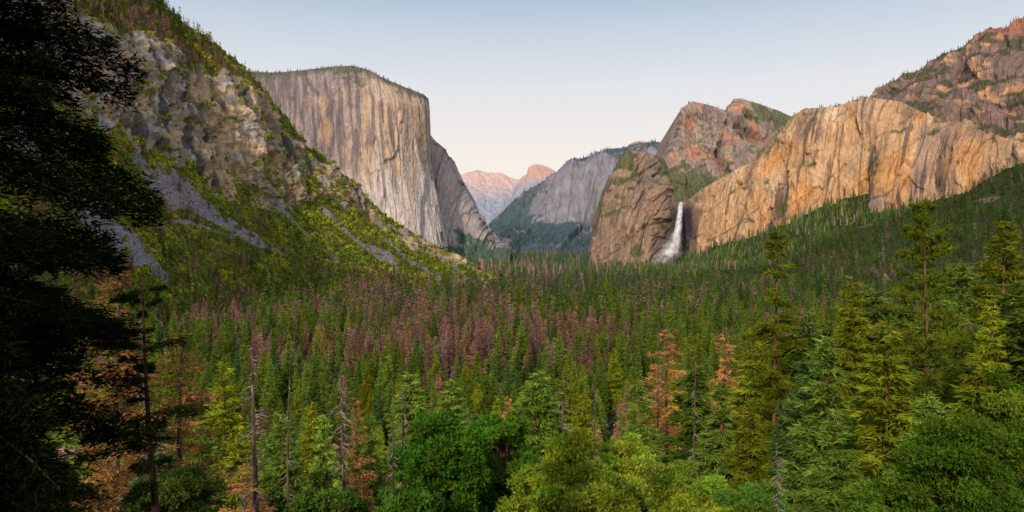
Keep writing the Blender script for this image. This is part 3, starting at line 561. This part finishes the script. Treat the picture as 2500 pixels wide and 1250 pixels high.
hh*=np.where((TT==0)&(Y<400),.85,1); big=rng.random(n)<.09; hh[big]*=1.35
ww=np.maximum(hh,20*np.where(TT>1,.5,1))*rng.uniform(.12,.2,n)
nz=fbm(PA,(190,190,190),3,31.); nz2=fbm(PA,(50,50,50),2,33.)
pr_=np.exp(-((ppx-900)/560)**2)*sstep(610,650,ppy)*sstep(1010,880,ppy)*.42
pr_=pr_+.08; pr_=np.where(TT==1,.10,pr_); pr_=np.where(TT==2,np.maximum(pr_,.40),pr_); pr_=np.where(TT==3,.65,pr_); pr_=np.where(TT==4,.08,pr_); pr_=np.where(TT>=5,0,pr_)
isred=rng.random(n)<np.clip(pr_*(1+4.2*nz+2.*nz2),0,.85)
u=rng.random(n)[:,None]; b=rng.random(n)[:,None]
nearf=sstep(2000,250,Y)[:,None]
gcol=(DG*(1-u)+GR*.95*u)*(1-nearf*.6)+(GR*(1-u)+YG*.9*u)*nearf*.6
gcol=gcol*(.6+.7*rng.random(n))[:,None]*np.array([1.04,1.0,.98])
rcol=(RED*(1-u)+lin(126,102,94)*1.6*u)*(b*.6+.6)
col=np.where(isred[:,None],rcol,gcol)*np.where(TT==2,1.1,1.)[:,None]
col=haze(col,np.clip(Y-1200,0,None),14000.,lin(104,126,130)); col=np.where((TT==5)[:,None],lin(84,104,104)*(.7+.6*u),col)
rz=rng.random(n)*6.28
def sector(x): return 0 if x<850 else (1 if x<1650 else 2)
places=['in the near forest below the bushy left slope','in the near forest at the middle of the valley floor','in the near forest on the right below the waterfall']
used=np.zeros(n,bool); vis=np.zeros(n); mn=np.full(500,1252.); tip=HY-K*(PA[:,2]+hh)/Y; hpx=hh*K/Y; wpx=ww*K/Y*.9
ev=[(Y[k],k) for k in np.nonzero((Y<2300)&(tip<1245)&(ppx>5)&(ppx<2495))[0]]+[(o_[0],-1-i) for i,o_ in enumerate(occl)]
for yv,k in sorted(ev):
    if k<0: _,x0,w0,t0=occl[-1-k]; f0=t0
    else: x0,w0,t0=ppx[k],wpx[k],tip[k]; f0=t0+.15*hpx[k]
    a=max(0,int((x0-w0)/5)); b_=min(500,int((x0+w0)/5)+1)
    if a>=b_: continue
    if k>=0: vis[k]=np.minimum(np.clip(mn[a:b_]-t0-.1*hpx[k],0,None),hpx[k]*.8).sum()*5
    mn[a:b_]=np.minimum(mn[a:b_],f0)
order=np.argsort(-vis)
gi=[k for k in order if vis[k]>60 and not isred[k]][:298]; ri=[k for k in order if vis[k]>60 and isred[k] and TT[k] in (0,2)][:290]
for k in gi:
    used[k]=True; v_=int(rng.integers(0,5)); s_=hh[k]/30
    plant(pr_g[v_],'conifer_tree',tuple(PA[k]),'green living conifer '+places[sector(ppx[k])],'green conifers '+places[sector(ppx[k])],rz[k],(s_*rng.uniform(.75,1.1),)*2+(s_,))
for j,k in enumerate(ri):
    used[k]=True; s_=hh[k]/30
    if j%8==4: plant(pr_sn[j%3],'bare_snag',tuple(PA[k]),'bare grey snag '+places[sector(ppx[k])],'grey snags '+places[sector(ppx[k])],rz[k],(s_*.8,s_*.8,s_))
    else: plant(pr_red[j%3],'dead_conifer',tuple(PA[k]),'reddish brown dead conifer '+places[sector(ppx[k])],'reddish dead conifers '+places[sector(ppx[k])],rz[k],(s_*rng.uniform(.8,1.15),)*2+(s_,))
rest=~used&~((Y<350)&(tip>1255))
for nm,sel in (('conifer_forest',rest&~isred),('dead_conifer_forest',rest&isred)):
    parts=[];o=0
    for vs,m in ((V_mid,sel&(Y<1200)),(V_lo,sel&(Y>=1200)&(Y<2600)),(V_far,sel&(Y>=2600))):
        vi=rng.integers(0,len(vs),m.sum()); V,F,c=merge(vs,PA[m],ww[m],hh[m],rz[m],col[m],vi); parts.append((V,F+o,c)); o+=len(V)
    ob=link(mk(nm,np.concatenate([p[0] for p in parts]),np.concatenate([p[1] for p in parts]),M_fol,np.concatenate([p[2] for p in parts])))
    tag(ob,'living green conifers of the far valley and slopes' if nm[0]=='c' else 'reddish brown dead conifers of the far valley and slopes','forest',kind='stuff')
# shrubs on left slope
def shrubv(seed,n=36):
    r=np.random.default_rng(seed); e=nrm(r.normal(size=(n,3))); e[:,2]=np.abs(e[:,2]); q=e*np.array([1,1,.85])*r.uniform(.7,1.,(n,1))
    D=np.cross(e,r.normal(size=(n,3))); V,F=leaves(q-nrm(D)*.35,D+e*.25,.8,.75,r); return V,F,np.repeat(r.uniform(.7,1.25,n),3)
VS=[shrubv(300+i) for i in range(8)]
ps=veg_L*np.where(S_L.v>2.05,1.,np.where(S_L.v<1.,.4,.42))*(S_L.v>-.3)*(1-scr_L)*(1-.45*clz_L); ps=ps*np.clip(1.0+1.6*fbm(S_L.W.reshape(-1,3),(55,55,55),2,41.).reshape(ps.shape),.2,1.35)+scr_L*.03
P_,i_,j_=scatter(S_L,ps,7.4); m=(info(P_)[0]>-60); P_=P_[m]; n=len(P_); r_=(2.4+4.8*rng.random(n)**1.4)*np.interp(P_[:,1],[800,2300],[.9,1.15])
nz=fbm(P_,(80,80,80),3,51.)[:,None]; u=rng.random((n,1)); cs=lin(110,116,38)*2.15*(.5+.85*u); t=np.clip(.5+2.2*nz,0,1); cs=cs*(1-t*.6)+lin(68,88,36)*1.9*t*.6
br=rng.random(n)<.07; cs[br]=lin(140,112,62)
V,F,c=merge(VS,P_-np.array([0,0,.5]),r_,r_*rng.uniform(.9,1.5,n),rng.random(n)*6.28,cs,rng.integers(0,8,n))
tag(link(mk('shrubs',V,F,M_fol,c)),'yellow green bushes covering the left mountainside','shrubs',kind='stuff')
def rockv(seed):
    r=np.random.default_rng(seed); V=np.array([[1,0,0],[-1,0,0],[0,1,0],[0,-1,0],[0,0,1],[0,0,-.5]],float)*r.uniform(.6,1.2,(6,1))+r.normal(0,.12,(6,3))
    F=np.array([[0,2,4],[2,1,4],[1,3,4],[3,0,4],[2,0,5],[1,2,5],[3,1,5],[0,3,5]]); return V,F,r.uniform(.8,1.2,6)
P_,i_,j_=scatter(S_L,scr_L*(S_L.v>1.9)*(S_L.v<4),4.2); n=len(P_); r_=rng.uniform(.8,2.8,n)
V,F,c=merge([rockv(i) for i in range(5)],P_,r_,r_*.9,rng.random(n)*6.28,lin(150,144,146)*rng.uniform(.3,1.4,(n,1)),rng.integers(0,5,n))
tag(link(mk('scree',V,F,M_fol,c)),'grey purple boulders of the scree tongues on the left mountainside','scree',kind='stuff')
# =================================================================== waterfall
def water_mat(name,alpha):
    m,nt=newmat(name); N=nt.nodes; L=nt.links
    ge=N.new('ShaderNodeNewGeometry'); mp=N.new('ShaderNodeMapping'); mp.inputs['Scale'].default_value=(1,1,.08) if alpha>.9 else (1,1,1); L.new(ge.outputs['Position'],mp.inputs['Vector'])
    n=N.new('ShaderNodeTexNoise'); n.inputs['Scale'].default_value=.2 if alpha>.9 else .04; n.inputs['Detail'].default_value=5; L.new(mp.outputs[0],n.inputs['Vector'])
    r=N.new('ShaderNodeValToRGB'); r.color_ramp.elements[0].color=(.48,.45,.5,1); r.color_ramp.elements[1].color=(.78,.76,.78,1); r.color_ramp.elements[0].position=.38;r.color_ramp.elements[1].position=.62; L.new(n.outputs[0],r.inputs[0])
    d=N.new('ShaderNodeBsdfDiffuse'); L.new(r.outputs[0],d.inputs['Color']); t=N.new('ShaderNodeBsdfTransparent'); mx=N.new('ShaderNodeMixShader')
    at_=N.new('ShaderNodeAttribute'); at_.attribute_name='Col'; mm=N.new('ShaderNodeMath'); mm.operation='MULTIPLY'; L.new(at_.outputs['Fac'],mm.inputs[0])
    mr=N.new('ShaderNodeMapRange'); mr.inputs['From Min'].default_value=.3; mr.inputs['From Max'].default_value=.65; mr.inputs['To Min'].default_value=(.6 if alpha>.9 else .35*alpha); mr.inputs['To Max'].default_value=alpha*1.15; L.new(n.outputs[0],mr.inputs['Value']); L.new(mr.outputs[0],mm.inputs[1]); mm.use_clamp=True
    L.new(mm.outputs[0],mx.inputs[0]); L.new(t.outputs[0],mx.inputs[1]); L.new(d.outputs[0],mx.inputs[2]); o=N.new('ShaderNodeOutputMaterial'); L.new(mx.outputs[0],o.inputs[0]); return m
def ribbon(pts,nv,nu,Doff,bulge,endfade=0.):
    pts=np.array(pts,float); t=np.linspace(0,len(pts)-1,nv); R=np.stack([np.interp(t,np.arange(len(pts)),pts[:,c]) for c in range(4)],1)
    u=np.linspace(-1,1,nu); wv=1+.08*np.sin(t*5.1)[:,None]*np.sign(u)[None]
    X=R[:,0:1]+u[None]*R[:,2:3]*wv; Yp=np.repeat(R[:,1:2],nu,1); D=R[:,3:4]+Doff-bulge*(1-u[None]**2)
    W=at(X,Yp,D*np.ones_like(X)); f=t/(len(pts)-1); e_=np.clip(f/max(endfade,1e-3),0,1)*np.clip((1-f)/max(endfade,1e-3),0,1) if endfade else np.ones(nv)
    a=(np.clip((1-np.abs(u)),0,1)[None]*(1.9 if not endfade else 1.2)*e_[:,None]); a=np.clip(a,0,1); idx=np.arange(nv*nu).reshape(nv,nu)
    F=np.stack([idx[:-1,:-1],idx[1:,:-1],idx[1:,1:],idx[:-1,1:]],-1).reshape(-1,4); return W.reshape(-1,3),F,np.repeat(a.reshape(-1,1),3,1)
e=bpy.data.objects.new('waterfall',None); e.empty_display_size=1; link(e); base=at(1640.,640.,3440.); e.location=tuple(base)
tag(e,'tall white waterfall plunging down the dark alcove of the right cliff','waterfall')
def wpart(name,W,F,c,mat):
    link(mk(name,W-base,F,mat,c,smooth=True),e)
wpart('water_stream',*ribbon([(1663,493,5,3590),(1661,505,7,3500),(1659,530,8,3460),(1655,560,10,3440),(1650,590,12,3425),(1643,618,16,3410)],90,13,-20,12),water_mat('falling_water',1.))
wpart('mist',*ribbon([(1654,555,15,3405),(1642,598,29,3390),(1628,628,38,3380),(1610,652,30,3370)],50,15,-30,15,.45),water_mat('mist_spray',.7))
# =================================================================== light, world, camera
w=bpy.data.worlds.new('World'); sc.world=w; w.use_nodes=True; nt=w.node_tree; N=nt.nodes; L=nt.links; bg=N['Background']
AZ=-20; EL=math.radians(28)
sky=N.new('ShaderNodeTexSky'); sky.sky_type='NISHITA'; sky.sun_disc=False; sky.sun_elevation=EL; sky.sun_rotation=math.radians(180-AZ)
tc=N.new('ShaderNodeTexCoord'); sx=N.new('ShaderNodeSeparateXYZ'); L.new(tc.outputs['Generated'],sx.inputs[0])
rp=N.new('ShaderNodeValToRGB'); L.new(sx.outputs['Z'],rp.inputs[0]); cr=rp.color_ramp
stops=[(0.0,lin(253,240,228)),(.10,lin(252,241,232)),(.2,lin(232,233,236)),(.27,lin(204,215,228)),(.32,lin(174,194,216)),(.5,lin(152,173,205)),(1.,lin(140,163,202))]
cr.elements[0].position=0; cr.elements[0].color=(*stops[0][1],1); cr.elements[1].position=1; cr.elements[1].color=(*stops[-1][1],1)
for p_,c_ in stops[1:-1]:
    q=cr.elements.new(p_); q.color=(*c_,1)
sm=N.new('ShaderNodeVectorMath'); sm.operation='SCALE'; sm.inputs['Scale'].default_value=.1; L.new(sky.outputs[0],sm.inputs[0])
mx=N.new('ShaderNodeMix'); mx.data_type='RGBA'; mx.inputs[0].default_value=.92; L.new(sm.outputs[0],mx.inputs[6]); L.new(rp.outputs[0],mx.inputs[7])
# the brighter sunset half of the sky lies behind the viewer (-Y)
mg=N.new('ShaderNodeMapRange'); mg.interpolation_type='SMOOTHSTEP'; mg.inputs['From Min'].default_value=.25; mg.inputs['From Max'].default_value=-.8; mg.inputs['To Min'].default_value=0; mg.inputs['To Max'].default_value=1; L.new(sx.outputs['Y'],mg.inputs['Value'])
gl=N.new('ShaderNodeVectorMath'); gl.operation='SCALE'; gl.inputs[0].default_value=(.58,.46,.33); L.new(mg.outputs[0],gl.inputs['Scale'])
ad=N.new('ShaderNodeVectorMath'); ad.operation='ADD'; L.new(mx.outputs[2],ad.inputs[0]); L.new(gl.outputs[0],ad.inputs[1]); L.new(ad.outputs[0],bg.inputs[0]); bg.inputs[1].default_value=1.0
ld=bpy.data.lights.new('sun','SUN'); ld.energy=2.8; ld.angle=math.radians(1.5); ld.color=(1,.84,.64); lo=link(bpy.data.objects.new('sun',ld))
from mathutils import Vector
az=math.radians(AZ)
dirv=Vector((math.sin(az)*math.cos(EL),-math.cos(az)*math.cos(EL),math.sin(EL))); lo.rotation_euler=dirv.to_track_quat('Z','Y').to_euler()
cd=bpy.data.cameras.new('camera'); cam=link(bpy.data.objects.new('camera',cd)); cam.rotation_euler=(math.pi/2,0,0); cd.sensor_width=36; cd.lens=36*K/2500; cd.shift_y=-(625-HY)/2500; cd.clip_start=.3; cd.clip_end=80000
sc.camera=cam
sc.view_settings.view_transform='Standard'; sc.view_settings.look='None'; sc.view_settings.exposure=0
